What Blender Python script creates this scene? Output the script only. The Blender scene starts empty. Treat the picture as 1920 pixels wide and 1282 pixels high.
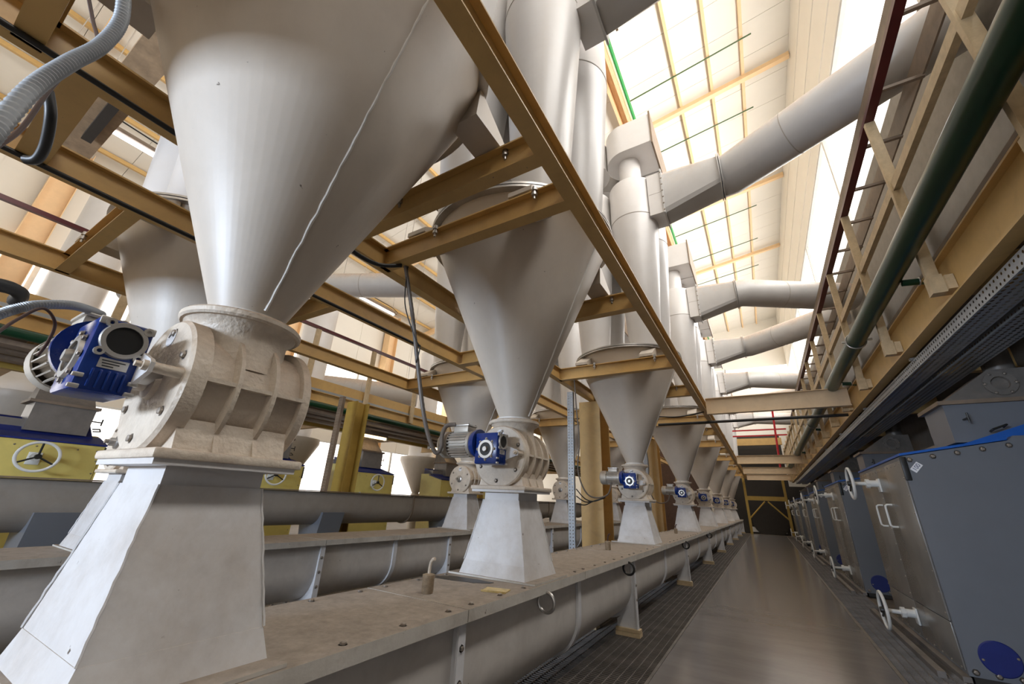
import bpy, math, random
from mathutils import Vector, Matrix
random.seed(7)
PI = math.pi
S = bpy.context.scene
COL = S.collection

# ---------------------------------------------------------------- camera
cam_d = bpy.data.cameras.new('camera'); cam = bpy.data.objects.new('camera', cam_d); COL.objects.link(cam)
cam_d.sensor_width = 36.0; cam_d.lens = 739.34 / 1920 * 36.0; cam_d.clip_start = .02; cam_d.clip_end = 200
RT = Vector((0.85890057, 0.51044051, 0.04171684)); DN = Vector((-0.15709419, 0.34011196, -0.92717057)); FW = Vector((-0.48745381, 0.78979386, 0.37230959))
m = Matrix((RT, -DN, -FW)).transposed().to_4x4(); m.translation = (0, 0, 1.3)
cam.matrix_world = m
S.camera = cam

# ---------------------------------------------------------------- world, light, exposure
S.view_settings.view_transform = 'Standard'; S.view_settings.look = 'None'
S.view_settings.exposure = 0.42; S.view_settings.gamma = 1.0; S.view_settings.use_curve_mapping = False
W = bpy.data.worlds.new('sky'); S.world = W; W.use_nodes = True
W.node_tree.nodes['Background'].inputs[0].default_value = (.62, .74, 1, 1); W.node_tree.nodes['Background'].inputs[1].default_value = .3

def area(name, loc, rot, sx, sy, power, color):
    d = bpy.data.lights.new(name, 'AREA'); d.shape = 'RECTANGLE'; d.size = sx; d.size_y = sy; d.energy = power; d.color = color
    o = bpy.data.objects.new(name, d); COL.objects.link(o); o.location = loc; o.rotation_euler = rot
    o['kind'] = 'helper'
    return o
# daylight through the high window band of the right wall, the windows of the wall behind the camera and the left wall
for yy in (2.0, 14.0, 26.0):
    area('window_daylight', (2.9, yy, 9.7), (0, math.radians(94), 0), 3.0, 11.0, 670, (1, .975, .945))
area('window_daylight', (-3.3, -5.75, 2.2), (math.radians(90), 0, 0), 2.6, .6, 430, (.68, .81, 1))
area('window_daylight', (0.6, -5.75, 2.2), (math.radians(90), 0, 0), 2.4, .6, 8, (.76, .86, 1))
area('window_daylight', (-17.8, 12.0, 6.6), (0, math.radians(-96), 0), 2.4, 30.0, 125, (1, .95, .88))
area('window_daylight', (-17.8, 12.0, 2.3), (0, math.radians(-90), 0), 2.0, 30.0, 50, (1, .97, .92))

# ---------------------------------------------------------------- materials
MATS = {}
def nd(nt, t, **kw):
    n = nt.nodes.new(t)
    for k, v in kw.items(): setattr(n, k, v)
    return n
def mat(name, col, rough=.5, metal=0., var=.12, scale=6., dust=0., dustcol=(.36, .27, .19), bump=.0, bscale=40., spots=0., emit=None, stretch=None, spec=.5, grime=0., grimecol=(.22, .165, .12)):
    M = bpy.data.materials.new(name); M.use_nodes = True; nt = M.node_tree; b = nt.nodes['Principled BSDF']; L = nt.links.new
    b.inputs['Roughness'].default_value = rough; b.inputs['Metallic'].default_value = metal; b.inputs['Specular IOR Level'].default_value = spec
    if emit:
        b.inputs['Base Color'].default_value = (*col, 1); b.inputs['Emission Color'].default_value = (*col, 1); b.inputs['Emission Strength'].default_value = emit
        MATS[name] = M; return M
    geo = nd(nt, 'ShaderNodeNewGeometry')
    mp = nd(nt, 'ShaderNodeMapping'); L(geo.outputs['Position'], mp.inputs['Vector'])
    if stretch: mp.inputs['Scale'].default_value = stretch
    n1 = nd(nt, 'ShaderNodeTexNoise'); n1.inputs['Scale'].default_value = scale; n1.inputs['Detail'].default_value = 6; n1.inputs['Roughness'].default_value = .65
    L(mp.outputs[0], n1.inputs['Vector'])
    ramp = nd(nt, 'ShaderNodeMapRange'); ramp.inputs[1].default_value = .3; ramp.inputs[2].default_value = .7; ramp.inputs[3].default_value = 1 - var; ramp.inputs[4].default_value = 1 + var
    L(n1.outputs[0], ramp.inputs[0])
    mul = nd(nt, 'ShaderNodeVectorMath', operation='SCALE'); mul.inputs[0].default_value = col; L(ramp.outputs[0], mul.inputs['Scale'])
    last = mul.outputs[0]
    if spots:
        n2 = nd(nt, 'ShaderNodeTexNoise'); n2.inputs['Scale'].default_value = 24; n2.inputs['Detail'].default_value = 6; L(geo.outputs['Position'], n2.inputs['Vector'])
        r2 = nd(nt, 'ShaderNodeMapRange'); r2.inputs[1].default_value = .74 - spots * .08; r2.inputs[2].default_value = .77; L(n2.outputs[0], r2.inputs[0])
        mx = nd(nt, 'ShaderNodeMix', data_type='RGBA'); L(r2.outputs[0], mx.inputs[0]); L(last, mx.inputs[6]); mx.inputs[7].default_value = (.10, .075, .055, 1); last = mx.outputs[2]
    if grime:
        g1 = nd(nt, 'ShaderNodeTexNoise'); g1.inputs['Scale'].default_value = 3.7; g1.inputs['Detail'].default_value = 9; g1.inputs['Roughness'].default_value = .72; g1.inputs['Distortion'].default_value = .6; L(geo.outputs['Position'], g1.inputs['Vector'])
        g2 = nd(nt, 'ShaderNodeMapRange'); g2.inputs[1].default_value = .46; g2.inputs[2].default_value = .78; g2.inputs[4].default_value = grime; L(g1.outputs[0], g2.inputs[0])
        gm_ = nd(nt, 'ShaderNodeMix', data_type='RGBA'); L(g2.outputs[0], gm_.inputs[0]); L(last, gm_.inputs[6]); gm_.inputs[7].default_value = (*grimecol, 1); last = gm_.outputs[2]
    if dust:
        sp = nd(nt, 'ShaderNodeSeparateXYZ'); L(geo.outputs['Normal'], sp.inputs[0])
        n3 = nd(nt, 'ShaderNodeTexNoise'); n3.inputs['Scale'].default_value = 3.2; n3.inputs['Detail'].default_value = 8; n3.inputs['Roughness'].default_value = .7; L(geo.outputs['Position'], n3.inputs['Vector'])
        ad = nd(nt, 'ShaderNodeMath', operation='MULTIPLY_ADD'); L(n3.outputs[0], ad.inputs[0]); ad.inputs[1].default_value = 1.3; L(sp.outputs['Z'], ad.inputs[2])
        r3 = nd(nt, 'ShaderNodeMapRange'); r3.inputs[1].default_value = .75; r3.inputs[2].default_value = 1.35; r3.inputs[3].default_value = 0; r3.inputs[4].default_value = dust; L(ad.outputs[0], r3.inputs[0])
        n4 = nd(nt, 'ShaderNodeTexNoise'); n4.inputs['Scale'].default_value = 16; n4.inputs['Detail'].default_value = 9; n4.inputs['Roughness'].default_value = .75; L(geo.outputs['Position'], n4.inputs['Vector'])
        r4 = nd(nt, 'ShaderNodeMapRange'); r4.inputs[1].default_value = .35; r4.inputs[2].default_value = .65; r4.inputs[3].default_value = .75; r4.inputs[4].default_value = 1.2; L(n4.outputs[0], r4.inputs[0])
        dc = nd(nt, 'ShaderNodeVectorMath', operation='SCALE'); dc.inputs[0].default_value = dustcol; L(r4.outputs[0], dc.inputs['Scale'])
        m3 = nd(nt, 'ShaderNodeMix', data_type='RGBA'); L(r3.outputs[0], m3.inputs[0]); L(last, m3.inputs[6]); L(dc.outputs[0], m3.inputs[7]); last = m3.outputs[2]
        rr = nd(nt, 'ShaderNodeMapRange'); rr.inputs[3].default_value = rough; rr.inputs[4].default_value = .9; L(r3.outputs[0], rr.inputs[0]); L(rr.outputs[0], b.inputs['Roughness'])
    L(last, b.inputs['Base Color'])
    if bump:
        n5 = nd(nt, 'ShaderNodeTexNoise'); n5.inputs['Scale'].default_value = bscale; n5.inputs['Detail'].default_value = 4; L(mp.outputs[0], n5.inputs['Vector'])
        bp = nd(nt, 'ShaderNodeBump'); bp.inputs['Strength'].default_value = bump; bp.inputs['Distance'].default_value = .01; L(n5.outputs[0], bp.inputs['Height']); L(bp.outputs[0], b.inputs['Normal'])
    MATS[name] = M; return M
mat('cone_paint', (.59, .53, .46), .42, var=.06, scale=2.2, spots=.13, grime=.16, grimecol=(.38, .32, .25), stretch=(1, 1, .5), bump=.02, bscale=3)
mat('pipe_paint', (.68, .66, .645), .34, var=.04, scale=1.2, grime=.12, grimecol=(.5, .42, .33))
mat('duct_paint', (.50, .49, .48), .38, var=.06, scale=2, dust=.6, dustcol=(.55, .40, .29))
mat('cast_paint', (.68, .595, .49), .45, var=.10, scale=9, dust=.85, dustcol=(.46, .35, .26), bump=.4, bscale=60, grime=.55, grimecol=(.36, .27, .20), spots=.2)
mat('chute_paint', (.66, .65, .65), .5, var=.05, scale=5, dust=.7, dustcol=(.36, .30, .24), spots=.22, grime=.30, grimecol=(.40, .34, .28))
mat('trough_paint', (.60, .565, .525), .38, var=.08, scale=4, spots=.15, grime=.25, grimecol=(.22, .19, .16))
mat('lid_paint', (.55, .52, .47), .55, var=.10, scale=5, dust=.92, dustcol=(.27, .22, .175), spots=.5, bump=.12, bscale=60, grime=.5, grimecol=(.24, .19, .14))
mat('band_paint', (.68, .68, .70), .4, var=.06, grime=.35, grimecol=(.33, .29, .25))
mat('tan_steel', (.58, .37, .135), .42, var=.06, scale=3, spots=.1, grime=.28, grimecol=(.20, .13, .06))
mat('tan_light', (.56, .43, .26), .6, var=.14, scale=14, bump=.1, grime=.35, grimecol=(.25, .18, .11))
mat('tan_yellow', (.42, .28, .06), .5, var=.1)
mat('tan_steel_lit', (.74, .58, .39), .5, var=.05, grime=.2, grimecol=(.4, .28, .15))  # same tan steel, with the window light on the aisle beams put into the colour
mat('rafter_paint', (.86, .60, .34), .5, var=.04)
mat('cream_panel', (.83, .79, .71), .6, var=.03, scale=.6)
mat('seam_grey', (.35, .32, .28), .6)
mat('green_pipe', (.002, .036, .014), .3, var=.1)
mat('green_rod', (.05, .11, .03), .4)
mat('green_bright', (.03, .30, .07), .4)
mat('maroon', (.085, .010, .012), .35)
mat('red_paint', (.50, .015, .025), .4)
mat('blue_paint', (.006, .035, .22), .25, var=.15, scale=12, dust=.35, dustcol=(.2, .17, .14))
mat('blue_cover', (.012, .022, .15), .4)
mat('blue_lid', (.01, .10, .42), .35)
mat('alu', (.62, .60, .57), .38, metal=.75, var=.1, dust=.5)
mat('alu_dull', (.50, .46, .40), .5, metal=.45, var=.15, dust=.7, dustcol=(.38, .28, .2))
mat('steel', (.45, .43, .41), .35, metal=.8, var=.15)
mat('bolt_steel', (.32, .28, .24), .45, metal=.7, var=.2)
mat('weld_paint', (.80, .78, .74), .45, bump=.3, bscale=80)
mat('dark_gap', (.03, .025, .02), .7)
mat('black_rubber', (.012, .012, .012), .45)
mat('conduit_grey', (.30, .32, .34), .45, metal=.3, var=.1)
mat('conduit_brown', (.13, .105, .085), .5, var=.1)
mat('wire_brown', (.06, .025, .018), .5)
mat('walkway_paint', (.20, .185, .18), .17, var=.14, scale=1.6, stretch=(.5, 2.2, 1), bump=.06, bscale=3, grime=.35, grimecol=(.15, .135, .125))
mat('floor_dark', (.14, .115, .09), .7, var=.25, scale=2)
mat('grating', (.20, .18, .165), .55, metal=.4, var=.3, scale=4)
mat('mill_grey', (.15, .16, .18), .36, var=.05, scale=2)
mat('mill_front', (.19, .18, .165), .26, var=.08, scale=3, spots=.12, grime=.35, grimecol=(.16, .14, .12))
mat('mill_hood', (.20, .18, .16), .4, metal=.3, var=.15, dust=.5)
mat('mill_yellow', (.62, .51, .15), .45, var=.06, spots=.2)
mat('white_enamel', (.70, .70, .68), .35, var=.06)
mat('tray_steel', (.36, .38, .40), .42, metal=.55, var=.08, dust=.4)
mat('brown_steel', (.20, .145, .10), .6, var=.2, dust=.5)
mat('rust_tan', (.36, .25, .15), .65, var=.25, scale=8)
mat('rust_dark', (.075, .035, .018), .6, var=.2)
mat('brass', (.62, .47, .20), .5, metal=.4, var=.25, scale=30)
mat('bronze', (.30, .23, .155), .5, metal=.3, var=.3, scale=30)
mat('sticker_white', (.8, .8, .82), .5, var=.02)
mat('sticker_blue', (.02, .03, .12), .5)
mat('trough_dark', (.30, .27, .235), .5, var=.08, grime=.3)
mat('toe_plate', (.52, .53, .54), .5, var=.06, spots=.2, stretch=(1, .3, 1))
mat('window_glow', (1, .97, .93), emit=1.3)
mat('lamp_glow', (.90, .93, 1), emit=7.)
mat('lamp_warm', (1, .72, .38), emit=3.5)
mat('roof_backing', (.62, .57, .49), .7, var=.02)
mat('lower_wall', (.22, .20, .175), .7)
mat('oil_dark', (.02, .017, .014), .5)

# ---------------------------------------------------------------- mesh builder
class MB:
    def __init__(s): s.v = []; s.f = []
    def add(s, vs, fs):
        o = len(s.v); s.v += [tuple(v) for v in vs]; s.f += [tuple(i + o for i in f) for f in fs]; return s
    def box(s, x0, x1, y0, y1, z0, z1, c=0.):
        if c <= 0:
            vs = [(x, y, z) for x in (x0, x1) for y in (y0, y1) for z in (z0, z1)]
            return s.add(vs, [(0, 1, 3, 2), (4, 6, 7, 5), (0, 4, 5, 1), (2, 3, 7, 6), (0, 2, 6, 4), (1, 5, 7, 3)])
        import bmesh
        bm = bmesh.new(); bmesh.ops.create_cube(bm, size=1)
        for v in bm.verts: v.co = ((x0 + x1) / 2 + v.co.x * (x1 - x0), (y0 + y1) / 2 + v.co.y * (y1 - y0), (z0 + z1) / 2 + v.co.z * (z1 - z0))
        bmesh.ops.bevel(bm, geom=list(bm.edges), offset=c, segments=2, profile=.5, affect='EDGES')
        bm.verts.index_update()
        s.add([v.co[:] for v in bm.verts], [[v.index for v in f.verts] for f in bm.faces]); bm.free(); return s
    def prism(s, poly, axis, a0, a1):
        # poly: 2D points in the two other axes (order x,y,z without axis)
        def P(p, a):
            return (a, p[0], p[1]) if axis == 0 else (p[0], a, p[1]) if axis == 1 else (p[0], p[1], a)
        n = len(poly); vs = [P(p, a0) for p in poly] + [P(p, a1) for p in poly]
        fs = [tuple(range(n))[::-1], tuple(range(n, 2 * n))] + [(i, (i + 1) % n, n + (i + 1) % n, n + i) for i in range(n)]
        return s.add(vs, fs)
    def lathe(s, prof, o=(0, 0, 0), axis=2, n=32, a0=0., a1=2 * PI, close=False):
        # prof: (radius, height along axis); closed ring profile when close=True
        full = abs(a1 - a0 - 2 * PI) < 1e-6; k = n if full else n + 1; vs = []
        for i in range(k):
            t = a0 + (a1 - a0) * i / n; c, d = math.cos(t), math.sin(t)
            for r, h in prof:
                p = (r * c, r * d, h) if axis == 2 else (r * c, h, r * d) if axis == 1 else (h, r * c, r * d)
                vs.append((p[0] + o[0], p[1] + o[1], p[2] + o[2]))
        q = len(prof); fs = []
        for i in range(n):
            j = (i + 1) % k
            for a in range(q if close else q - 1):
                b = (a + 1) % q
                fs.append((i * q + a, j * q + a, j * q + b, i * q + b))
        return s.add(vs, fs)
    def tube(s, pts, r, n=8, cap=True, rib=0.):
        pts = [Vector(p) for p in pts]; vs = []; up = Vector((0, 0, 1)); prev = None
        for i, p in enumerate(pts):
            d = (pts[min(i + 1, len(pts) - 1)] - pts[max(i - 1, 0)]).normalized()
            if prev is None:
                u = d.cross(up if abs(d.z) < .95 else Vector((1, 0, 0))).normalized()
            else:
                u = (prev - d * prev.dot(d)).normalized()
            prev = u; w = d.cross(u); rr = (r[i] if isinstance(r, (list, tuple)) else r) * (1 + (rib if i % 2 else -rib))
            vs += [p + (u * math.cos(2 * PI * k / n) + w * math.sin(2 * PI * k / n)) * rr for k in range(n)]
        fs = [(i * n + k, i * n + (k + 1) % n, (i + 1) * n + (k + 1) % n, (i + 1) * n + k) for i in range(len(pts) - 1) for k in range(n)]
        if cap: fs += [tuple(range(n))[::-1], tuple(range((len(pts) - 1) * n, len(pts) * n))]
        return s.add(vs, fs)
    def cyl(s, p0, p1, r, n=16): return s.tube([p0, p1], r, n)
    def torus(s, c, R, r, axis=0, n=28, k=8):
        vs = []
        for i in range(n):
            a = 2 * PI * i / n
            for j in range(k):
                b = 2 * PI * j / k; q = R + r * math.cos(b); h = r * math.sin(b); u, w = q * math.cos(a), q * math.sin(a)
                p = (h, u, w) if axis == 0 else (u, h, w) if axis == 1 else (u, w, h)
                vs.append((p[0] + c[0], p[1] + c[1], p[2] + c[2]))
        return s.add(vs, [(i * k + j, ((i + 1) % n) * k + j, ((i + 1) % n) * k + (j + 1) % k, i * k + (j + 1) % k) for i in range(n) for j in range(k)])
    def ibeam(s, axis, a0, a1, c, z0, h=.2, w=.1, tf=.012, tw=.010):
        W_, T = w / 2, tw / 2
        pr = [(-W_, 0), (W_, 0), (W_, tf), (T, tf), (T, h - tf), (W_, h - tf), (W_, h), (-W_, h), (-W_, h - tf), (-T, h - tf), (-T, tf), (-W_, tf)]
        return s.prism([(c + a, z0 + b) for a, b in pr], axis, a0, a1)
    def build(s, name, mname, parent=None, smooth=35, loc=None):
        me = bpy.data.meshes.new(name); me.from_pydata(s.v, [], s.f)
        import bmesh
        bm = bmesh.new(); bm.from_mesh(me); bmesh.ops.recalc_face_normals(bm, faces=bm.faces); bm.to_mesh(me); bm.free()
        me.materials.append(MATS[mname])
        if smooth:
            me.polygons.foreach_set('use_smooth', [True] * len(me.polygons)); me.set_sharp_from_angle(angle=math.radians(smooth))
        return link(name, me, parent, loc)
def link(name, data, parent=None, loc=None, rot=None):
    o = bpy.data.objects.new(name, data); COL.objects.link(o)
    if parent: o.parent = parent
    if loc: o.location = loc
    if rot: o.rotation_euler = rot
    return o
def tag(o, label=None, cat=None, group=None, kind=None):
    if label: o['label'] = label
    if cat: o['category'] = cat
    if group: o['group'] = group
    if kind: o['kind'] = kind
    return o
def thing(name, loc, label, cat, group=None, rz=0.):
    o = link(name, None, None, loc, (0, 0, rz)); return tag(o, label, cat, group)
def copy_tree(o, parent=None):
    c = o.copy(); COL.objects.link(c); c.parent = parent
    for ch in list(o.children): copy_tree(ch, c)
    return c
def place(proto, used, loc, label, group, rz=0., sx=1.):
    o = copy_tree(proto) if used else proto
    o.location = loc; o.rotation_euler = (0, 0, rz); o.scale = (sx, 1, 1)
    o['label'] = label; o['group'] = group
    return o
ORD = ['nearest', 'second', 'third', 'fourth', 'fifth', 'sixth', 'seventh', 'eighth', 'ninth', 'tenth', 'eleventh', 'twelfth']
def bolt_mesh(r, h):
    b = MB().lathe([(0, h), (r * .6, h), (r, h * .75), (r, 0), (r * 1.5, 0), (r * 1.5, -h * .2)], n=6); o = b.build('bolt', 'bolt_steel', smooth=0); me = o.data; bpy.data.objects.remove(o); return me
BOLT = {r: bolt_mesh(r, r * .9) for r in (.008, .012, .018)}
def bolt(parent, loc, d='z', r=.012, name='bolt', mname=None):
    rot = {'z': (0, 0, 0), '-y': (PI / 2, 0, 0), 'x': (0, PI / 2, 0), '-x': (0, -PI / 2, 0), '-z': (PI, 0, 0)}[d]
    return link(name, BOLT[r], parent, loc, rot)

# ================================================================ setting
def roofz(x): return 14.75 + (.15 if x > -1.9 else .21) * (x + 1.9)
YB, YF, XL, XR = -6.0, 34.3, -18.0, 3.0
tag(MB().box(XL - .3, XR + .3, YB - .3, YF + .3, -.3, -.035).build('floor', 'floor_dark'), 'dark concrete floor of the mill hall', None, None, 'structure')
def slab(x0, x1, y0, y1, z):
    mb = MB(); a, b = roofz(x0 + 1e-4), roofz(x1 - 1e-4)
    vs = [(x0, y0, a + z), (x1, y0, b + z), (x1, y1, b + z), (x0, y1, a + z), (x0, y0, a + z + .06), (x1, y0, b + z + .06), (x1, y1, b + z + .06), (x0, y1, a + z + .06)]
    return mb.add(vs, [(3, 2, 1, 0), (4, 5, 6, 7), (0, 1, 5, 4), (1, 2, 6, 5), (2, 3, 7, 6), (3, 0, 4, 7)])
ceil = slab(XL, -1.9, YB, YF, .09); ceil2 = slab(-1.9, XR, YB, YF, .09); ceil.add(ceil2.v, ceil2.f)
ceiling = tag(ceil.build('ceiling', 'cream_panel', smooth=0), 'sloping roof lined with cream panels', None, None, 'structure')
for (x0, x1) in ((XL, -1.9), (-1.9, XR)):
    proto = None; y = YB; me = None
    while y < YF - .2:
        o = slab(x0, x1, 0, 1.13, .02).build('roof_panel', 'cream_panel', ceiling, smooth=0) if me is None else link('roof_panel', me, ceiling)
        me = o.data; o.location.y = y; y += 1.142
for i, x in enumerate((-.36, .68, 1.65, -3.6, -5.4, -7.3, -9.2, -11.2, -13.2, -15.3, -17.1)):
    mb = MB().box(x - .045, x + .045, YB, YF, roofz(x) - .13, roofz(x) + .01)
    mb.build('purlin', 'rafter_paint' if x > -2 else 'tan_steel', ceiling, 0)
for yb in (0.0, 5.84, 11.67, 17.49, 23.35, 29.2):
    mb = MB(); a, b = -1.85, 2.98
    mb.prism([(a, roofz(a) - .30), (b, roofz(b) - .30), (b, roofz(b) - .13), (a, roofz(a) - .13)], 1, yb - .08, yb + .08); mb.build('rafter', 'rafter_paint', ceiling, 0)
    mb = MB(); a, b = XL, -1.95
    mb.prism([(a, roofz(a) - .42), (b, roofz(b) - .42), (b, roofz(b) - .13), (a, roofz(a) - .13)], 1, yb - .10, yb + .10); mb.build('rafter', 'rafter_paint', ceiling, 0)
MB().box(-2.12, -2.02, YB, YF, 14.25, 14.7).box(-2.42, -2.34, YB, YF, 14.25, 14.62).box(-2.34, -2.12, YB, YF, 14.55, 14.62).build('eaves_beam', 'rafter_paint', ceiling, 0)
# walls
def wall_x(name, x0, x1, zs, label):
    mb = MB()
    for z0, z1 in zs: mb.box(x0, x1, YB, YF, z0, z1)
    return tag(mb.build(name, 'cream_panel', smooth=0), label, None, None, 'structure')
wr = wall_x('wall_right', XR, XR + .2, [(11.3, roofz(XR) + .1)], 'cream right wall above the high windows')
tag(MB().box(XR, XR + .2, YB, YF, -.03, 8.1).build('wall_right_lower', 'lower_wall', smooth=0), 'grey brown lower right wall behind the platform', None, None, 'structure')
for z in (12.0, 13.2, 14.4):
    MB().box(XR - .02, XR + .01, YB, YF, z, z + .02).build('wall_joint', 'cream_panel', wr, 0)
wl = wall_x('wall_left', XL - .2, XL, [(-.03, .9), (3.6, 5.4), (7.9, roofz(XL) + .1)], 'cream left wall with two rows of windows')
y = YB
while y < YF:
    for z0, z1 in ((3.6, 5.4), (7.9, 11.2)): MB().box(XL - .01, XL + .025, y, y + .05, z0, z1).build('wall_rib', 'cream_panel', wl, 0)
    y += 1.9
def windows(n, wall_x_, z0, z1, step, label, frame='white_enamel', depth=.1):
    r = tag(link('window_%d' % n, None, None, (wall_x_, 0, z0)), label, None, None, 'structure')
    y = YB + .15; pm = fm = None
    while y < YF - .5:
        y1 = min(y + step, YF - .1)
        if pm is None:
            p = MB().box(-.01, .01, .06, step - .06, .06, z1 - z0 - .06).build('pane', 'window_glow', r, 0); pm = p.data
            f = MB().box(-depth, depth, 0, .06, 0, z1 - z0).box(-depth, depth, step - .06, step, 0, z1 - z0).box(-depth, depth, .06, step - .06, 0, .06).box(-depth, depth, .06, step - .06, z1 - z0 - .06, z1 - z0).build('window_frame', frame, r, 0); fm = f.data
        else:
            p = link('pane', pm, r); f = link('window_frame', fm, r)
        p.location.y = y; f.location.y = y; y += step
windows(1, XR + .12, 8.1, 11.3, 5.8, 'bright window band high on the right wall')
windows(2, XL - .1, .9, 3.6, 3.2, 'bright low windows of the left wall')
windows(3, XL - .1, 5.4, 7.9, 2.4, 'bright upper windows of the left wall')
wf = MB().box(XL, XR, YF, YF + .2, -.03, 10.6).box(XL, XR, YF, YF + .2, 11.6, 15.6)
wf = tag(wf.build('wall_far', 'cream_panel', smooth=0), 'cream far end wall of the hall', None, None, 'structure')
tag(MB().box(XL, XR, YF + .05, YF + .1, 10.6, 11.6).build('window_4', 'window_glow', smooth=0), 'bright window strip high in the far wall', None, None, 'structure')
wb = MB().box(XL, XR, YB - .2, YB, -.03, 1.9).box(XL, XR, YB - .2, YB, 2.5, 15.6).box(XL, -4.7, YB - .2, YB, 1.9, 2.5).box(-1.9, -.7, YB - .2, YB, 1.9, 2.5).box(1.9, XR, YB - .2, YB, 1.9, 2.5)
tag(wb.build('wall_back', 'cream_panel', smooth=0), 'cream end wall behind the viewer', None, None, 'structure')
for n, (x0, x1) in enumerate(((-4.7, -1.9), (-.7, 1.9))):
    r = tag(link('window_%d' % (5 + n), None, None, ((x0 + x1) / 2, YB - .1, 1.9)), ('wide', 'narrow')[n] + ' window in the wall behind the viewer', None, None, 'structure')
    MB().box(x0 - (x0 + x1) / 2, x1 - (x0 + x1) / 2, -.01, .01, 0, .6).build('pane', 'window_glow', r, 0)

tag(MB().box(-9.5, XR - .01, -1.2, -1.0, 2.70, 3.19).build('light_blocker', 'tan_steel', smooth=0), 'unseen tan girder added behind the viewer to cut off the window light', None, None, 'structure')  # added out of view: blocks window light so the hopper tops fall into shade

tag(MB().box(-9.0, -2.95, 26.0, 26.2, -.03, 5.5).build('dark_backdrop', 'rust_dark', smooth=0), 'dark rust brown backdrop added at the far end behind the hoppers', None, None, 'structure')  # added sheet that turns the background between the hoppers dark

# walkway and gratings
wk = thing('walkway', (0, 0, 0), 'pale grey painted walkway plate running down the aisle', 'walkway')
MB().box(-1.02, .77, -3, 30.6, -.03, 0).build('plate', 'walkway_paint', wk, 0)
MB().box(-1.045, -1.021, -3, 30.6, -.03, .004).build('edge_strip', 'grating', wk, 0); MB().box(.771, .795, -3, 30.6, -.03, .004).build('edge_strip', 'grating', wk, 0)
def grate(name, x0, x1, y0, y1, label, px=.075, py=.038):
    mb = MB(); y = y0
    while y < y1: mb.box(x0, x1, y, y + .006, -.03, -.002); y += py
    x = x0
    while x < x1: mb.box(x, x + .006, y0, y1, -.028, 0); x += px
    o = thing(name, (0, 0, 0), label, 'grating'); b = mb.build('bars', 'grating', o, 0); b['kind'] = 'stuff'
    MB().box(x0 - .012, x0, y0, y1, -.035, .001).box(x1, x1 + .012, y0, y1, -.035, .001).build('edge_bar', 'grating', o, 0)
grate('floor_grating', -2.3, -1.04, .2, 30, 'dark steel floor grating between conveyor and walkway')
grate('floor_grating', -4.3, -2.34, .6, 16, 'dark floor grating between the two hopper rows', .12, .05)
grate('floor_grating', .80, 1.26, 3.5, 30, 'dark grating strip between walkway and grey mills')

# ================================================================ hopper rows
X1, X2 = -1.73, -4.68
HY1 = [.70, 2.90, 6.77, 11.40, 15.63, 20.0, 24.6, 29.0]
HY2 = [1.45, 6.20, 10.60, 15.0, 19.4]
ZT = .785
ROWN = {1: 'aisle-side row', 2: 'back row'}

def make_hopper():
    r = thing('hopper', (0, 0, 0), '', 'hopper')
    MB().lathe([(.125, 1.925), (.13, 1.95), (.835, 3.60), (.845, 3.67), (.83, 3.70), (0, 3.72)], n=72).build('cone', 'cone_paint', r, 30)
    MB().lathe([(.835, 3.645), (.905, 3.645), (.905, 3.665), (.835, 3.665)], n=72, close=True).lathe([(.835, 3.675), (.905, 3.675), (.905, 3.695), (.835, 3.695)], n=72, close=True).build('ring_flange', 'steel', r, 30)
    random.seed(3); pts = []
    for i in range(40):
        z = 1.96 + i / 39 * 1.62; rr = .13 + .705 * (z - 1.95) / 1.65 + .002; pts.append((rr, random.uniform(-.003, .003), z))
    MB().tube(pts, [random.uniform(.004, .0075) for _ in pts], 6).build('weld_seam', 'weld_paint', r)
    MB().lathe([(.128, 1.915), (.15, 1.915), (.15, 1.94), (.128, 1.94)], n=40, close=True).build('outlet_collar', 'weld_paint', r)
    for sx in (-1, 1):
        for sy in (-1, 1):
            mb = MB().prism([(sy * .58, 3.42), (sy * .93, 3.42), (sy * .93, 3.46), (sy * .60, 3.66)], 0, sx * .52 - .10, sx * .52 + .10)
            mb.build('support_bracket', 'cone_paint', r, 0)
    for i in range(28):
        a = 2 * PI * (i + .5) / 28; bolt(r, (.87 * math.cos(a), .87 * math.sin(a), 3.697), r=.012); 
    return r
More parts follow.
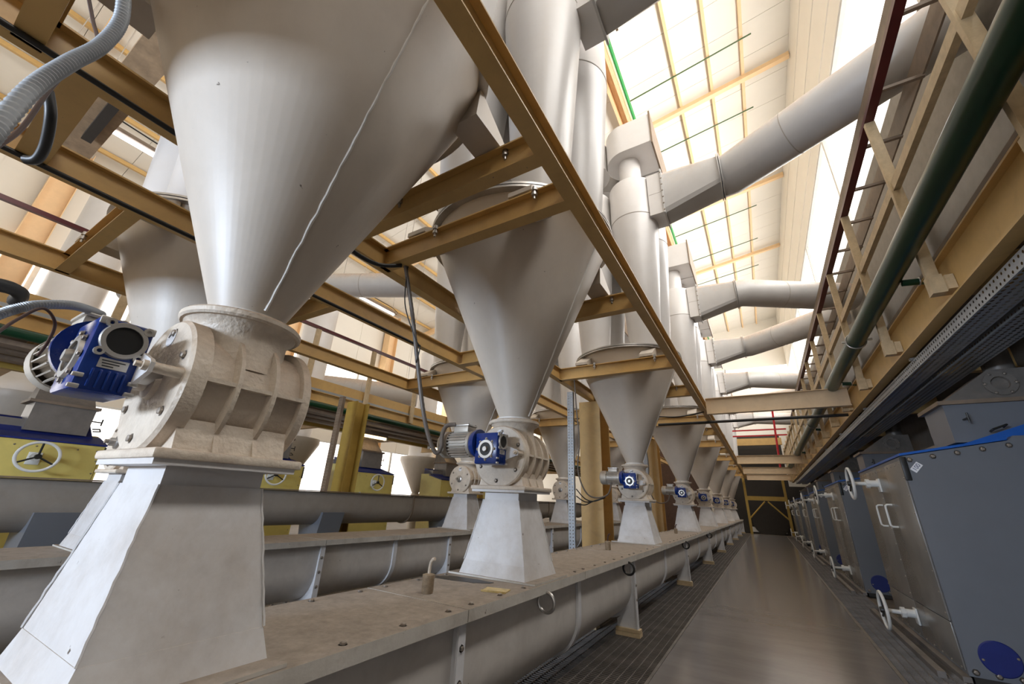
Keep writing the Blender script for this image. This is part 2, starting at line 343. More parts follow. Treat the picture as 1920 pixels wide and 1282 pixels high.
def make_chute():
    r = thing('discharge_chute', (0, 0, 0), '', 'chute')
    def ring(mb, a, b):
        (ax, ay, az), (bx, by, bz) = a, b
        vs = [(sx * ax, sy * ay, az) for sx, sy in ((-1, -1), (1, -1), (1, 1), (-1, 1))] + [(sx * bx, sy * by, bz) for sx, sy in ((-1, -1), (1, -1), (1, 1), (-1, 1))]
        return mb.add(vs, [(0, 1, 5, 4), (1, 2, 6, 5), (2, 3, 7, 6), (3, 0, 4, 7), (3, 2, 1, 0), (4, 5, 6, 7)])
    z = ZT + .012
    MB().box(-.36, .36, -.262, .262, ZT + .001, z).build('base_plate', 'lid_paint', r, 0)
    ring(MB(), (.275, .245, z), (.252, .222, z + .085)).build('skirt', 'chute_paint', r, 0)
    ring(MB(), (.250, .220, z + .085), (.158, .155, 1.30)).build('body', 'chute_paint', r, 0)
    ring(MB(), (.152, .150, 1.30), (.152, .150, 1.355)).build('collar', 'chute_paint', r, 0)
    MB().box(-.235, .235, -.215, .215, 1.355, 1.372).build('top_flange', 'chute_paint', r, 0)
    for (ax, ay, az), (bx, by, bz) in (((.254, .224, z + .087), (.158, .155, 1.30)),):
        for sx in (-1, 1):
            for sy in (-1, 1):
                random.seed(5 + sx + 3 * sy); pts = []
                for i in range(18):
                    t = i / 17; pts.append((sx * (ax + (bx - ax) * t) + random.uniform(-.002, .002), sy * (ay + (by - ay) * t) + random.uniform(-.002, .002), az + (bz - az) * t))
                MB().tube(pts, .004, 5).build('weld_seam', 'chute_paint', r)
    return r
def make_valve(motor=True):
    r = thing('rotary_valve', (0, 0, 0), '', 'valve'); zc = 1.62
    MB().box(-.245, .245, -.225, .235, 1.372, 1.402, .008).build('base_flange', 'cast_paint', r)
    mb = MB().lathe([(0, -.17), (.205, -.17), (.205, .18), (0, .18)], (0, 0, zc), 1, 48)
    mb.add([(sx * a, y, z) for y in (-.17, .18) for a, z in ((.20, 1.40), (.175, 1.50)) for sx in (-1, 1)], [(0, 1, 3, 2), (4, 6, 7, 5), (0, 2, 6, 4), (1, 5, 7, 3), (0, 4, 5, 1), (2, 3, 7, 6)])
    mb.build('housing', 'cast_paint', r, 40)
    MB().lathe([(.195, 1.70), (.180, 1.76), (.168, 1.81), (.168, 1.86), (.195, 1.885)], n=44).build('inlet_neck', 'cast_paint', r, 60)
    MB().lathe([(0, 1.885), (.205, 1.885), (.212, 1.893), (.212, 1.908), (.205, 1.916), (0, 1.916)], n=48).build('inlet_flange', 'cast_paint', r, 40)
    MB().lathe([(0, -.212), (.225, -.212), (.236, -.202), (.236, -.172), (0, -.172)], (0, 0, zc), 1, 56).build('end_cover', 'cast_paint', r, 40)
    MB().lathe([(0, .18), (.232, .18), (.232, .21), (.22, .22), (0, .22)], (0, 0, zc), 1, 56).build('end_cover', 'cast_paint', r, 40)
    MB().lathe([(.208, -.172), (.236, -.172), (.236, -.150), (.208, -.150)], (0, 0, zc), 1, 56, close=True).build('drum_flange', 'cast_paint', r, 40)
    for y in (-.055, .07):
        for a0 in (-1.05, PI - 1.2):
            MB().lathe([(.20, y - .012), (.240, y - .007), (.240, y + .007), (.20, y + .012)], (0, 0, zc), 1, 24, a0, a0 + 2.25, True).build('rib', 'cast_paint', r, 40)
        for sx in (-1, 1):
            MB().prism([(sx * .12, 1.40), (sx * .215, 1.40), (sx * .185, 1.46), (sx * .15, 1.50)], 1, y - .008, y + .008).build('gusset', 'cast_paint', r, 0)
    for sx in (-1, 1):
        MB().box(min(sx * .195, sx * .234), max(sx * .195, sx * .234), -.16, .185, zc + .0, zc + .014).build('rib', 'cast_paint', r, 0)
    for i in range(6):
        a = 2 * PI * (i + .42) / 6; bolt(r, (.185 * math.cos(a), -.212, zc + .185 * math.sin(a)), '-y', .012)
    for i in range(6):
        a = 2 * PI * (i + .3) / 6; bolt(r, (.175 * math.cos(a), .145 * 0 + .175 * math.sin(a), 1.916), 'z', .008)
    MB().lathe([(0, -.275), (.03, -.275), (.034, -.262), (.034, -.235), (.055, -.228), (.06, -.205)], (0, 0, zc), 1, 28).build('shaft_boss', 'cast_paint' if motor else 'steel', r)
    lb = MB().lathe([(0, -.2145), (.034, -.2145), (.034, -.212)], (0, 0, zc + .168), 1, 24).build('arrow_label', 'sticker_white', r)
    MB().lathe([(.017, -.216), (.025, -.216), (.025, -.2145), (.017, -.2145)], (0, 0, zc + .160), 1, 12, .5, PI - .5, True).build('arrow', 'black_rubber', lb)
    if not motor:
        MB().lathe([(0, -.30), (.017, -.30), (.017, -.26)], (0, 0, zc), 1, 16).build('shaft_end', 'bolt_steel', r)
    return r
def make_motor():
    r = thing('gear_motor', (0, 0, 0), '', 'motor'); zc = 1.65; yc = -.385
    MB().box(-.10, .10, -.452, -.318, 1.54, 1.765, .010).build('gearbox', 'blue_paint', r)
    # output face toward the viewer and side port
    MB().lathe([(.048, -.462), (.066, -.462), (.070, -.452), (.048, -.452)], (0, 0, 1.645), 1, 32, close=True).build('output_flange', 'alu', r)
    for i in range(8):
        a = 2 * PI * i / 8; bolt(r, (.074 * math.cos(a), -.456, 1.645 + .074 * math.sin(a)), '-y', .008)
    MB().lathe([(0, -.456), (.048, -.456)], (0, 0, 1.645), 1, 24).build('oil_seal', 'black_rubber', r)
    MB().lathe([(0, -.475), (.017, -.475), (.021, -.462), (.021, -.452)], (0, 0, 1.645), 1, 20).build('shaft_cap', 'alu', r)
    MB().lathe([(.043, .100), (.043, .109), (.055, .109), (.058, .100)], (0, yc + .004, 1.703), 0, 36, close=True).build('side_port_ring', 'alu', r)
    MB().lathe([(0, .103), (.043, .103)], (0, yc + .004, 1.703), 0, 24).build('side_port_seal', 'black_rubber', r)
    for (y, z) in ((-.44, 1.752), (-.33, 1.752)):
        MB().box(.098, .106, y - .012, y + .012, z - .012, z + .012, .003).build('corner_pad', 'alu', r)
    for i in range(4):
        a = PI / 4 + i * PI / 2
        MB().lathe([(.006, .098), (.013, .098), (.013, .110), (.006, .110)], (0, yc + .004 + .064 * math.cos(a), 1.703 + .064 * math.sin(a)), 0, 14, close=True).build('lug', 'alu', r)
    MB().box(.099, .102, yc - .032, yc + .036, 1.612, 1.642).build('nameplate', 'alu', r, 0)
    for k in range(3): MB().box(.102, .1028, yc - .026 + .002 * k, yc + .028 - .012 * k, 1.633 - .008 * k, 1.636 - .008 * k).build('nameplate_line', 'black_rubber', r, 0)
    for k in range(5): MB().box(.098, .108, yc - .036 + .018 * k - .003, yc - .036 + .018 * k + .003, 1.55, 1.605, .002).build('cooling_rib', 'blue_paint', r)
    for y in (-.446, -.324):
        for z in (1.548, 1.58): MB().box(.096, .108, y - .012, y + .012, z - .006, z + .006, .002).build('foot_pad', 'alu', r)
    zm = 1.695
    MB().lathe([(0, -.10), (.108, -.10), (.108, -.118), (.098, -.14), (.088, -.155)], (0, yc, zm), 0, 32).build('motor_flange', 'blue_paint', r)
    MB().lathe([(.082, -.145), (.082, -.37)], (0, yc, zm), 0, 28).lathe([(.088, -.15), (.097, -.155), (.097, -.18), (.082, -.182)], (0, yc, zm), 0, 28).build('motor_body', 'alu_dull', r)
    for i in range(24):
        a = 2 * PI * i / 24
        if abs(math.sin(a) - 1) < .12: continue
        mb = MB().box(-.365, -.182, -.0026, .0026, .078, .101); o = mb.build('cooling_fin', 'alu_dull', r, 0) if i == 0 else link('cooling_fin', fin, r)
        fin = o.data; o.location = (0, yc, zm); o.rotation_euler = (a - PI / 2, 0, 0)
    MB().lathe([(.0, -.475), (.06, -.472), (.092, -.458), (.104, -.44), (.104, -.36), (.098, -.36)], (0, yc, zm), 0, 32).build('fan_cowl', 'alu_dull', r)
    MB().box(-.33, -.19, yc - .055, yc + .055, zm + .085, zm + .135, .006).build('terminal_box', 'alu_dull', r)
    MB().box(-.337, -.183, yc - .061, yc + .061, zm + .135, zm + .148, .004).build('terminal_lid', 'alu', r)
    for sx in (-.325, -.195):
        for sy in (-.047, .047): bolt(r, (sx, yc + sy, zm + .148), r=.008)
    MB().cyl((0, -.33, 1.645), (0, -.205, 1.645), .045, 24).build('coupling_shaft', 'steel', r)
    # torque arm from the gearbox to the valve cover
    MB().prism([(.085, 1.575), (.20, 1.61), (.205, 1.64), (.19, 1.652), (.085, 1.69)], 1, -.33, -.318).build('torque_arm', 'chute_paint', r, 0)
    MB().lathe([(0, -.36), (.009, -.36), (.009, -.345), (.016, -.343), (.016, -.333), (.016, -.318), (.018, -.235), (.034, -.212)], (.185, 0, 1.63), 1, 16).build('torque_arm_spring', 'cast_paint', r)
    return r
def make_cyclone():
    r = thing('cyclone', (0, 0, 0), '', 'cyclone')
    MB().lathe([(.235, 3.715), (.245, 3.72), (.425, 6.2)], n=48).build('cone_section', 'pipe_paint', r)
    MB().lathe([(.425, 6.2), (.425, 7.0), (.415, 7.02), (0, 7.02)], n=48).build('barrel', 'pipe_paint', r)
    MB().lathe([(.425, 6.19), (.4285, 6.192), (.4285, 6.206), (.425, 6.208)], n=48, close=True).build('seam_ring', 'seam_grey', r)
    MB().lathe([(.205, 7.02), (.205, 7.72)], n=36).build('neck', 'pipe_paint', r)
    # scroll outlet box: half round front, square to the +x side
    poly = [(-.02 + .41 * math.cos(a), .41 * math.sin(a)) for a in [PI / 2 + PI * i / 20 for i in range(21)]] + [(.52, -.41), (.52, .41)]
    MB().prism(poly, 2, 7.72, 8.42).build('outlet_box', 'pipe_paint', r, 40)
    MB().box(.52, .55, -.425, .425, 7.66, 8.48).build('outlet_flange', 'brown_steel', r, 0)
    return r
INLET = []
def add_inlet(cy, dy):
    if not INLET:
        a = MB().box(.345, .585, -.30, .14, 6.10, 7.0).build('inlet_box', 'pipe_paint', None, 0)
        b = MB().box(.36, .58, -.302, -.296, 6.545, 6.553).build('inlet_fold', 'seam_grey', None, 0)
        c = MB().box(.585, .61, -.34, .18, 6.06, 7.04).build('inlet_flange', 'duct_paint', None, 0)
        for o in (a, b, c): INLET.append((o.name, o.data)); bpy.data.objects.remove(o)
    for n, me in INLET: link(n, me, cy, (0, dy, 0))
    for k in range(7): bolt(cy, (.598, dy - .341, 6.12 + k * .14), '-y', .012)

pr_h, pr_c, pr_v, pr_v2, pr_m, pr_y = make_hopper(), make_chute(), make_valve(), make_valve(False), make_motor(), make_cyclone()
def nth(k, n=None): return ORD[k]
used = {}
def put(key, proto, loc, label, group, rz=0., sx=1.):
    o = place(proto, used.get(key), loc, label, group, rz, sx); used[key] = True; return o
POS = {(1, -1): 'aisle side near', (1, 1): 'aisle side far', (-1, -1): 'left side near', (-1, 1): 'left side far'}
inlets = []
for row, xs, hys in ((1, X1, HY1), (2, X2, HY2)):
    rn = ROWN[row]
    for k, hy in enumerate(hys):
        put('h', pr_h, (xs, hy, 0), 'white conical steel hopper, %s one in the %s' % (ORD[k], rn), 'hoppers of the ' + rn)
        put('c', pr_c, (xs, hy, .015 if row == 2 else 0), 'white tapered discharge chute on the conveyor below the %s hopper of the %s' % (ORD[k], rn), 'chutes of the ' + rn)
        if row == 1:
            put('v', pr_v, (xs, hy, 0), 'cream cast rotary valve with blue gearbox below the %s hopper of the %s' % (ORD[k], rn), 'rotary valves of the ' + rn)
            put('m', pr_m, (xs + .015, hy + .03, 0), 'blue geared motor on the rotary valve of the %s hopper along the aisle' % ORD[k], 'geared motors')
        else:
            put('v2', pr_v2, (xs, hy, 0), 'cream rotary valve with bare shaft end below the %s hopper of the %s' % (ORD[k], rn), 'rotary valves of the ' + rn)
        for sx in (1, -1):
            for sy in (-1, 1):
                cy = put('y', pr_y, (xs + sx * .43, hy + sy * .43, 0), 'tall white cyclone, %s above the %s %s hopper' % (POS[sx, sy], ORD[k], ('', 'aisle-side', 'back-row')[row]), 'cyclones of the ' + rn, 0. if sx > 0 else PI)
                if row == 1 and k > 0 and sx == 1 and sy == -1: inlets.append((cy, .25 if k == 1 else 0.))

for cy, dy in inlets: add_inlet(cy, dy)

# round ducts across the aisle
SL = {1: -.55, 2: -.55, 3: .60, 4: -.72, 5: .6, 6: -.6, 7: .5}
for k in range(1, 8):
    y0 = HY1[k] - .43 - .08 + (.25 if k == 1 else 0); x0 = X1 + .43 + .61; zc = 6.55
    r = thing('air_duct', (x0, y0, zc), 'round white air duct crossing the aisle from the %s hopper along the aisle' % ORD[k], 'duct', 'air ducts over the aisle')
    mb = MB(); n = 32; vs = []; R = .355; L = .92
    sq = []
    for i in range(n):
        a = 2 * PI * (i + .5) / n; c, s_ = math.cos(a), math.sin(a); q = 1 / max(abs(c), abs(s_)); sq.append((c * q * .22, s_ * q * .45))
    for i in range(n): vs.append((0, sq[i][0], sq[i][1]))
    for i in range(n):
        a = 2 * PI * (i + .5) / n; vs.append((L, R * math.cos(a), .08 + R * math.sin(a)))
    mb.add(vs, [(i, (i + 1) % n, n + (i + 1) % n, n + i) for i in range(n)]); mb.build('transition', 'duct_paint', r, 12)
    d = Vector((1, SL[k], 0)); p0 = Vector((L, 0, .08)); p1 = p0 + Vector((.14, 0, 0)); e = p1 + d * ((2.97 - R * abs(SL[k]) / math.hypot(1, SL[k]) - x0 - L - .14))
    MB().lathe([(R + .002, L - .03), (R + .045, L - .03), (R + .045, L - .015), (R + .002, L - .015)], (0, 0, .08), 0, 36, close=True).lathe([(R + .002, L + .0), (R + .045, L + .0), (R + .045, L + .015), (R + .002, L + .015)], (0, 0, .08), 0, 36, close=True).build('flange', 'duct_paint', r)
    mid = p1 + d * .85
    MB().tube([p0, p1, mid, e], R, 36, False).build('pipe', 'duct_paint', r, 50)
    u = d.normalized()
    MB().tube([mid - u * .006, mid + u * .006], R + .004, 36, True).build('seam_ring', 'seam_grey', r)
    for t in (1.15, 1.4, 1.65):
        if SL[k] > -1: bolt(r, tuple(p1 + d * t + Vector((0, 0, R))), r=.018)

# ================================================================ beams
def beam(name, axis, a0, a1, c, z0, label, group, h=.2, w=.1, mname='tan_steel'):
    o = MB().ibeam(axis, a0, a1, c, z0, h, w).build(name, mname, smooth=0); return tag(o, label, 'beam', group)
_o = MB().lathe([(0, .022), (.018, .022), (.018, 0), (.024, 0), (.024, -.012), (.015, -.012), (.015, -.035), (.022, -.035), (.022, -.055), (.010, -.055), (.010, -.085), (0, -.085)], n=10).build('clamp_bolt', 'steel', smooth=20); CLAMP = _o.data; bpy.data.objects.remove(_o)
LB = 'long beams carrying the hoppers'; CB = 'cross beams carrying the hoppers'
beam('steel_beam', 1, -3, 31, -.80, 3.2, 'long tan steel beam above the walkway edge, crossing the whole picture', LB)
beam('steel_beam', 1, -5, 31, -2.66, 3.2, 'long tan steel beam along the left of the aisle-side hoppers', LB)
beam('steel_beam', 1, -5, 31, -3.75, 3.2, 'long tan steel beam along the right of the back-row hoppers', LB)
beam('steel_beam', 1, -5, 24, -5.62, 3.2, 'long tan steel beam along the left of the back-row hoppers', LB)
for row, xa, xb, hys in ((1, -2.655, -.85, HY1), (2, -5.61, -3.80, HY2)):
    for k, hy in enumerate(hys):
        for s_, w_ in ((-1, 'near'), (1, 'far')):
            o = beam('cross_beam', 0, xa, xb, hy + s_ * .88, 3.2, 'tan cross beam on the %s side of the %s hopper of the %s' % (w_, ORD[k], ROWN[row]), CB)
            for dx in (-.42, .52):
                link('clamp_bolt', CLAMP, o, ((xa + xb) / 2 + dx + .15, hy + s_ * .90 - .028, 3.40))
for yy, w_ in ((.02, 'nearest one'), (4.55, 'second one'), (9.0, 'third one'), (13.5, 'fourth one')):
    beam('tie_beam', 0, -3.70, -2.71, yy, 3.2, 'short tan tie beam between the two hopper rows, %s' % w_, 'tie beams between the rows', w=.14)
for yy, w_ in ((9.05, 'nearest'), (19.7, 'second'), (25.2, 'third'), (30.3, 'farthest')):
    beam('aisle_beam', 0, -.745, 1.60, yy, 3.12, 'tan beam bridging the aisle overhead, the %s one' % w_, 'beams bridging the aisle', h=.33, w=.12, mname='tan_steel_lit')
# columns
def column(x, y, z0, z1, label, wx=.2, wy=.2, mname='tan_steel', perf=False):
    mb = MB(); pr = [(-wx / 2, -wy / 2), (wx / 2, -wy / 2), (wx / 2, -wy / 2 + .02), (.01, -wy / 2 + .02), (.01, wy / 2 - .02), (wx / 2, wy / 2 - .02), (wx / 2, wy / 2), (-wx / 2, wy / 2), (-wx / 2, wy / 2 - .02), (-.01, wy / 2 - .02), (-.01, -wy / 2 + .02), (-wx / 2, -wy / 2 + .02)]
    mb.prism([(x + a, y + b) for a, b in pr], 2, z0, z1); return tag(mb.build('steel_column', mname, smooth=0), label, 'column', 'tan steel columns')
column(-2.72, 7.72, -.03, 3.2, 'tan steel column behind the perforated post, left of the third hopper', .42, .55)
column(-2.70, 12.9, -.03, 3.2, 'tan steel column left of the fourth aisle-side hopper', .3, .4, 'tan_steel')
column(-2.70, 17.3, -.03, 3.2, 'tan steel column left of the fifth aisle-side hopper', .3, .4, 'tan_steel')
column(-6.75, 5.15, -.03, 3.0, 'dark yellow column in front of the left windows', .3, .3, 'tan_yellow')
column(-6.75, 9.4, -.03, 3.0, 'dark yellow column behind the second back-row hopper', .3, .3, 'tan_yellow')
for i, yy in enumerate((.9, 9.0, 14.8, 20.6, 26.5)):
    column(-17.6, yy, -.03, roofz(-17.6) - .1, 'tall tan wall column, %s along the left wall' % ORD[i], .5, .6, 'rafter_paint')

# perforated plates
def perf(mb, o, u, v, nu, nv, pu, pv, hu, hv, margin=0.):
    # sheet of nu x nv cells (pitch pu,pv) along unit vectors u,v, each with an octagonal hole of half size hu,hv
    o, u, v = Vector(o), Vector(u), Vector(v)
    oc = [(math.cos(PI / 8 + i * PI / 4), math.sin(PI / 8 + i * PI / 4)) for i in range(8)]
    sq = [(1, .414), (.414, 1), (-.414, 1), (-1, .414), (-1, -.414), (-.414, -1), (.414, -1), (1, -.414)]
    for a in range(nu):
        for b in range(nv):
            c = o + u * (pu * (a + .5)) + v * (pv * (b + .5))
            P = [c + u * (pu / 2 * x) + v * (pv / 2 * y) for x, y in sq] + [c + u * (hu * x) + v * (hv * y) for x, y in oc]
            C4 = [c + u * (pu / 2 * sx) + v * (pv / 2 * sy) for sx, sy in ((1, 1), (-1, 1), (-1, -1), (1, -1))]
            fs = [(i, (i + 1) % 8, 8 + (i + 1) % 8, 8 + i) for i in range(8)] + [(0, 16, 1), (2, 17, 3), (4, 18, 5), (6, 19, 7)]
            mb.add(P + C4, fs)
    return mb
def perf_post(x, y, z0, z1, label, pm='tray_steel'):
    r = thing('perforated_post', (x, y, z0), label, 'post', 'perforated cable posts')
    n = int((z1 - z0) / .05)
    perf(MB(), (-.05, 0, 0), (1, 0, 0), (0, 0, 1), 2, n, .05, .05, .009, .009).build('front_plate', pm, r, 0)
    MB().box(-.054, -.05, 0, .06, 0, n * .05).box(.05, .054, 0, .06, 0, n * .05).build('side_plate', pm, r, 0)
perf_post(-2.73, 6.5, -.03, 3.2, 'white perforated cable post in front of the tan column')
perf_post(-2.73, 11.9, -.03, 3.2, 'grey perforated cable post beside the fourth hopper')
perf_post(-6.5, 4.55, -.03, 3.0, 'dark perforated cable post before the left windows', 'brown_steel')
perf_post(-6.5, 8.9, -.03, 3.0, 'dark perforated cable post behind the second hopper motor', 'brown_steel')

# ================================================================ conveyors
def conveyor(xc, zt, joints, label, group, rings=(), near=True, lidw=.375):
    r = thing('screw_conveyor', (xc, 0, 0), label, 'conveyor', group)
    R = .30; zc = zt - .32
    def U(rr, top): return [(rr, top)] + [(rr * math.cos(a), zc + rr * math.sin(a)) for a in [-PI * i / 18 for i in range(19)]] + [(-rr, top)]
    def shell(name, y0, y1, ro, ri, top, mname, parent=r):
        o, i = U(ro, top), U(ri, top); n = len(o); vs = []
        for y in (y0, y1): vs += [(p[0], y, p[1]) for p in o] + [(p[0], y, p[1]) for p in i]
        fs = []
        for a in range(n - 1):
            fs += [(a, a + 1, 2 * n + a + 1, 2 * n + a), (n + a, 3 * n + a, 3 * n + a + 1, n + a + 1), (a, n + a, n + a + 1, a + 1), (2 * n + a, 2 * n + a + 1, 3 * n + a + 1, 3 * n + a)]
        for a in (0, n - 1): fs.append((a, 2 * n + a, 3 * n + a, n + a))
        return MB().add(vs, fs).build(name, mname, parent)
    for j in range(len(joints) - 1):
        a, b = joints[j], joints[j + 1]
        shell('trough', a, b, R, R - .012, zt - .012, 'trough_paint')
        shell('band', (a + b) / 2 - .03, (a + b) / 2 + .03, R + .022, R + .001, zt - .05, 'band_paint')
        nl = 2; 
        for q in range(nl):
            y0 = a + (b - a) * q / nl + .004; y1 = a + (b - a) * (q + 1) / nl - .004
            lid = MB().box(-lidw, lidw, y0, y1, zt - .012, zt).box(lidw - .012, lidw, y0, y1, zt - .055, zt - .012).box(-lidw, -lidw + .012, y0, y1, zt - .055, zt - .012).build('lid', 'lid_paint', r, 0)
            if near and y0 < 13:
                for t in range(6):
                    for sx in (-1, 1):
                        bolt(lid, (sx * (lidw - .055), y0 + .09 + (y1 - y0 - .18) * t / 5, zt), 'z', .012)
    for a in joints:
        shell('joint_flange', a - .012, a + .012, R + .035, R - .002, zt - .06, 'band_paint')
        for sx in (-1, 1):
            lg = MB()
            x0, x1 = sorted((sx * (R + .035), sx * (R + .047)))
            lg.prism([(a - .035, .07), (a + .035, .07), (a + .028, zt - .06), (a - .028, zt - .06)], 0, x0, x1)
            lg.prism([(sx * .335, .07), (sx * .335, .42), (sx * .30, zc - .12), (sx * .20, zc - .265), (sx * .12, .14), (sx * .12, .07)], 1, a - .01, a + .01)
            leg = lg.build('leg', 'band_paint', r, 0)
            MB().box(min(sx * .11, sx * .37), max(sx * .11, sx * .37), a - .06, a + .06, 0, .035).box(min(sx * .11, sx * .37), max(sx * .11, sx * .37), a - .05, a + .05, .04, .07).build('foot_pad', 'tan_light', leg, 0)
            if sx > 0:
                for z in (.62, .48, .34): bolt(leg, (sx * (R + .047), a, z), 'x', .012)
    for y in rings:
        MB().torus((R + .075, y, zt - .105), .058, .011, 1).build('lifting_ring', 'black_rubber' if y > 4 else 'steel', r)
    return r
conveyor(X1, ZT, [-1.5, 1.9, 5.1, 8.8, 12.5, 16.2, 19.9, 23.6, 27.3, 31.0], 'long grey trough conveyor with dusty lids beside the walkway', 'trough conveyors', (2.78, 4.76, 8.5, 12.2))
conveyor(X2, .80, [-.6, 3.2, 5.45, 9.2, 12.9, 16.6, 20.3], 'grey trough conveyor under the back-row hoppers', 'trough conveyors', (), False)
# high duct conveyor of the left aisle, on cradles
r = thing('tube_conveyor', (-6.3, 0, 0), 'raised grey trough conveyor in front of the yellow mills', 'conveyor', 'trough conveyors')
zc = 1.07
for i in range(7):
    y0, y1 = -3 + i * 3.1, -3 + (i + 1) * 3.1
    MB().prism([(.26, 1.30)] + [(.26 * math.cos(a), zc + .26 * math.sin(a)) for a in [-PI * k / 16 for k in range(17)]] + [(-.26, 1.30)], 1, y0 + .004, y1 - .004).build('trough', 'trough_dark', r)
    MB().box(-.31, .31, y0 + .003, y1 - .003, 1.302, 1.316).build('lid', 'brown_steel', r, 0)
    MB().prism([(.285, 1.30)] + [(.285 * math.cos(a), zc + .285 * math.sin(a)) for a in [-PI * k / 16 for k in range(17)]] + [(-.285, 1.30)], 1, y1 - .012, y1 + .012).build('joint_flange', 'brown_steel', r)
    MB().prism([(-.22, .62), (.22, .62), (.30, 1.0), (-.30, 1.0)], 1, y0 + 1.1, y0 + 1.5).build('cradle', 'mill_grey', r, 0)
    MB().box(-.1, .1, y0 + 1.2, y0 + 1.4, -.03, .62).build('pedestal', 'brown_steel', r, 0)

# things lying on the conveyor lids
for (y, lab) in ((2.03, 'grease cup with bent pipe on the conveyor lid before the second hopper'), (5.3, 'small grease cup with bent pipe on the lid before the third hopper'), (9.9, 'small grease cup on the lid before the fourth hopper')):
    r = thing('grease_cup', (X1 - .02, y, ZT), lab, 'grease cup', 'grease cups on the conveyor')
    MB().lathe([(0, 0), (.030, 0), (.034, .01), (.034, .075), (.036, .08), (.036, .095), (.02, .1), (0, .1)], n=18).build('cup', 'bronze', r)
    MB().tube([(0, 0, .09), (.002, 0, .13), (.008, .0, .16), (.02, .0, .175), (.035, 0, .178)], .009, 8).build('pipe', 'cast_paint' if y < 3 else 'wire_brown', r)
o = MB().box(-.075, .075, -.055, .055, 0, .006).box(-.078, .078, -.058, -.053, 0, .010).build('brass_plate', 'brass', None, 0, (-1.49, 2.36, ZT + .001)); o.rotation_euler = (0, 0, .25)
tag(o, 'small brass nameplate lying on the conveyor lid before the second hopper', 'plate')
mb = MB(); random.seed(11); pts = []
for i in range(26):
    a = 2 * PI * i / 26; q = random.uniform(.75, 1.1); pts.append((.24 * q * math.cos(a), .075 * q * math.sin(a)))
mb.prism(pts, 2, 0, .002); o = mb.build('oil_stain', 'oil_dark', None, 0, (-1.86, 2.50, ZT + .0005)); o.rotation_euler = (0, 0, .1); tag(o, 'dark oil stain on the lid before the second chute', 'stain')

# ================================================================ right platform
r = thing('platform', (0, 0, 0), 'tan steel platform along the right side above the grey mills', 'platform')
MB().ibeam(1, -2, 31, 1.665, 3.02, .38, .12, .016, .012).build('edge_beam', 'tan_steel', r, 0)
MB().box(1.605, XR - .01, -2, 31, 3.402, 3.44).build('deck', 'brown_steel', r, 0)
MB().box(1.615, 1.63, -2, 31, 3.442, 3.78).build('toe_plate', 'mill_hood', r, 0)
MB().box(1.60, 1.614, -2, 31, 3.78, 4.0).box(1.60, 1.63, -2, 31, 3.775, 3.79).build('toe_plate', 'toe_plate', r, 0)
for i in range(12):
    y = -1 + i * 2.75
    MB().ibeam(0, 1.68, XR - .01, y, 3.1, .3, .12).build('joist', 'tan_steel', r, 0)
r = thing('guard_rail', (0, 0, 0), 'tan guard rail with dark red top bar along the right platform', 'railing')
MB().box(1.51, 1.59, -2, 20.5, 5.10, 5.15).build('top_rail', 'maroon', r, 0)
MB().box(1.525, 1.575, -2, 20.5, 4.20, 4.30).build('mid_rail', 'tan_light', r, 0)
me = None; y = -.6
while y < 31:
    if me is None:
        o = MB().box(1.51, 1.595, -.025, .025, 3.10, 5.10, .006).build('post', 'tan_light', r); me = o.data
        s_ = MB().box(1.507, 1.60, -.045, .045, 3.08, 3.25).box(1.60, 1.655, -.075, .075, 3.09, 3.22).build('post_bracket', 'tan_light', r, 0); sm = s_.data
    else:
        o = link('post', me, r); s_ = link('post_bracket', sm, r)
    o.location.y = y; s_.location.y = y; y += 1.66
MB().box(1.51, 1.59, 20.6, 31, 4.85, 4.92).box(1.525, 1.575, 20.6, 31, 4.22, 4.30).build('far_rail', 'tan_light', r, 0)
r = thing('green_pipe', (1.40, 0, 3.5), 'thick dark green pipe running along the right platform edge', 'pipe')
MB().tube([(0, -2, 0), (0, 10, 0), (0, 27, 0)], .10, 24).build('pipe', 'green_pipe', r)
for y in (6.6, 13.0, 19.5):
    MB().torus((0, y, 0), .108, .010, 1).box(-.15, -.10, y - .012, y + .012, -.012, .012).box(.10, .17, y - .012, y + .012, -.012, .012).build('clamp', 'steel', r)
for (y, w_) in ((4.78, 'nearest'), (8.6, 'second'), (13.4, 'third'), (18.6, 'fourth')):
    r = thing('branch_pipe', (1.5, y, 3.42), 'thin green branch pipe leaving the thick green pipe, the %s one' % w_, 'pipe', 'green branch pipes')
    MB().cyl((-.02, 0, 0), (.52, 0, -.06), .032, 16).build('pipe', 'green_pipe', r)
    MB().torus((.1, 0, -.012), .036, .006, 0, 20, 6).build('clamp', 'steel', r)
# perforated cable trays under the platform
for (x0, wn, z0, w_) in ((1.70, 4, 2.86, 'bright perforated cable tray below the edge beam of the right platform'), (1.97, 5, 2.85, 'darker slotted cable tray deeper under the right platform')):
    r = thing('cable_tray', (x0, 0, z0), w_, 'cable tray', 'cable trays')
    y0, y1 = 2.6, 13.0; n = int((y1 - y0) / .06)
    perf(MB(), (0, y0, 0), (0, 1, 0), (0, 0, 1), n, 2, .06, .055, .012, .012).build('side_plate', 'tray_steel', r, 0)
    perf(MB(), (0, y0, 0), (0, 1, 0), (1, 0, 0), n, wn, .06, .05, .021, .013).build('bottom_plate', 'tray_steel', r, 0)
    MB().box(wn * .05, wn * .05 + .004, y0, y1, 0, .11).build('side_plate', 'tray_steel', r, 0)
    MB().box(0, wn * .05, y1, 29, -.002, .002).box(-.002, .002, y1, 29, 0, .11).build('far_run', 'tray_steel', r, 0)
    for q in range(9):
        MB().box(-.02, wn * .05 + .02, 3.2 + q * 2.75, 3.25 + q * 2.75, .112, .14).build('bracket', 'steel', r, 0)
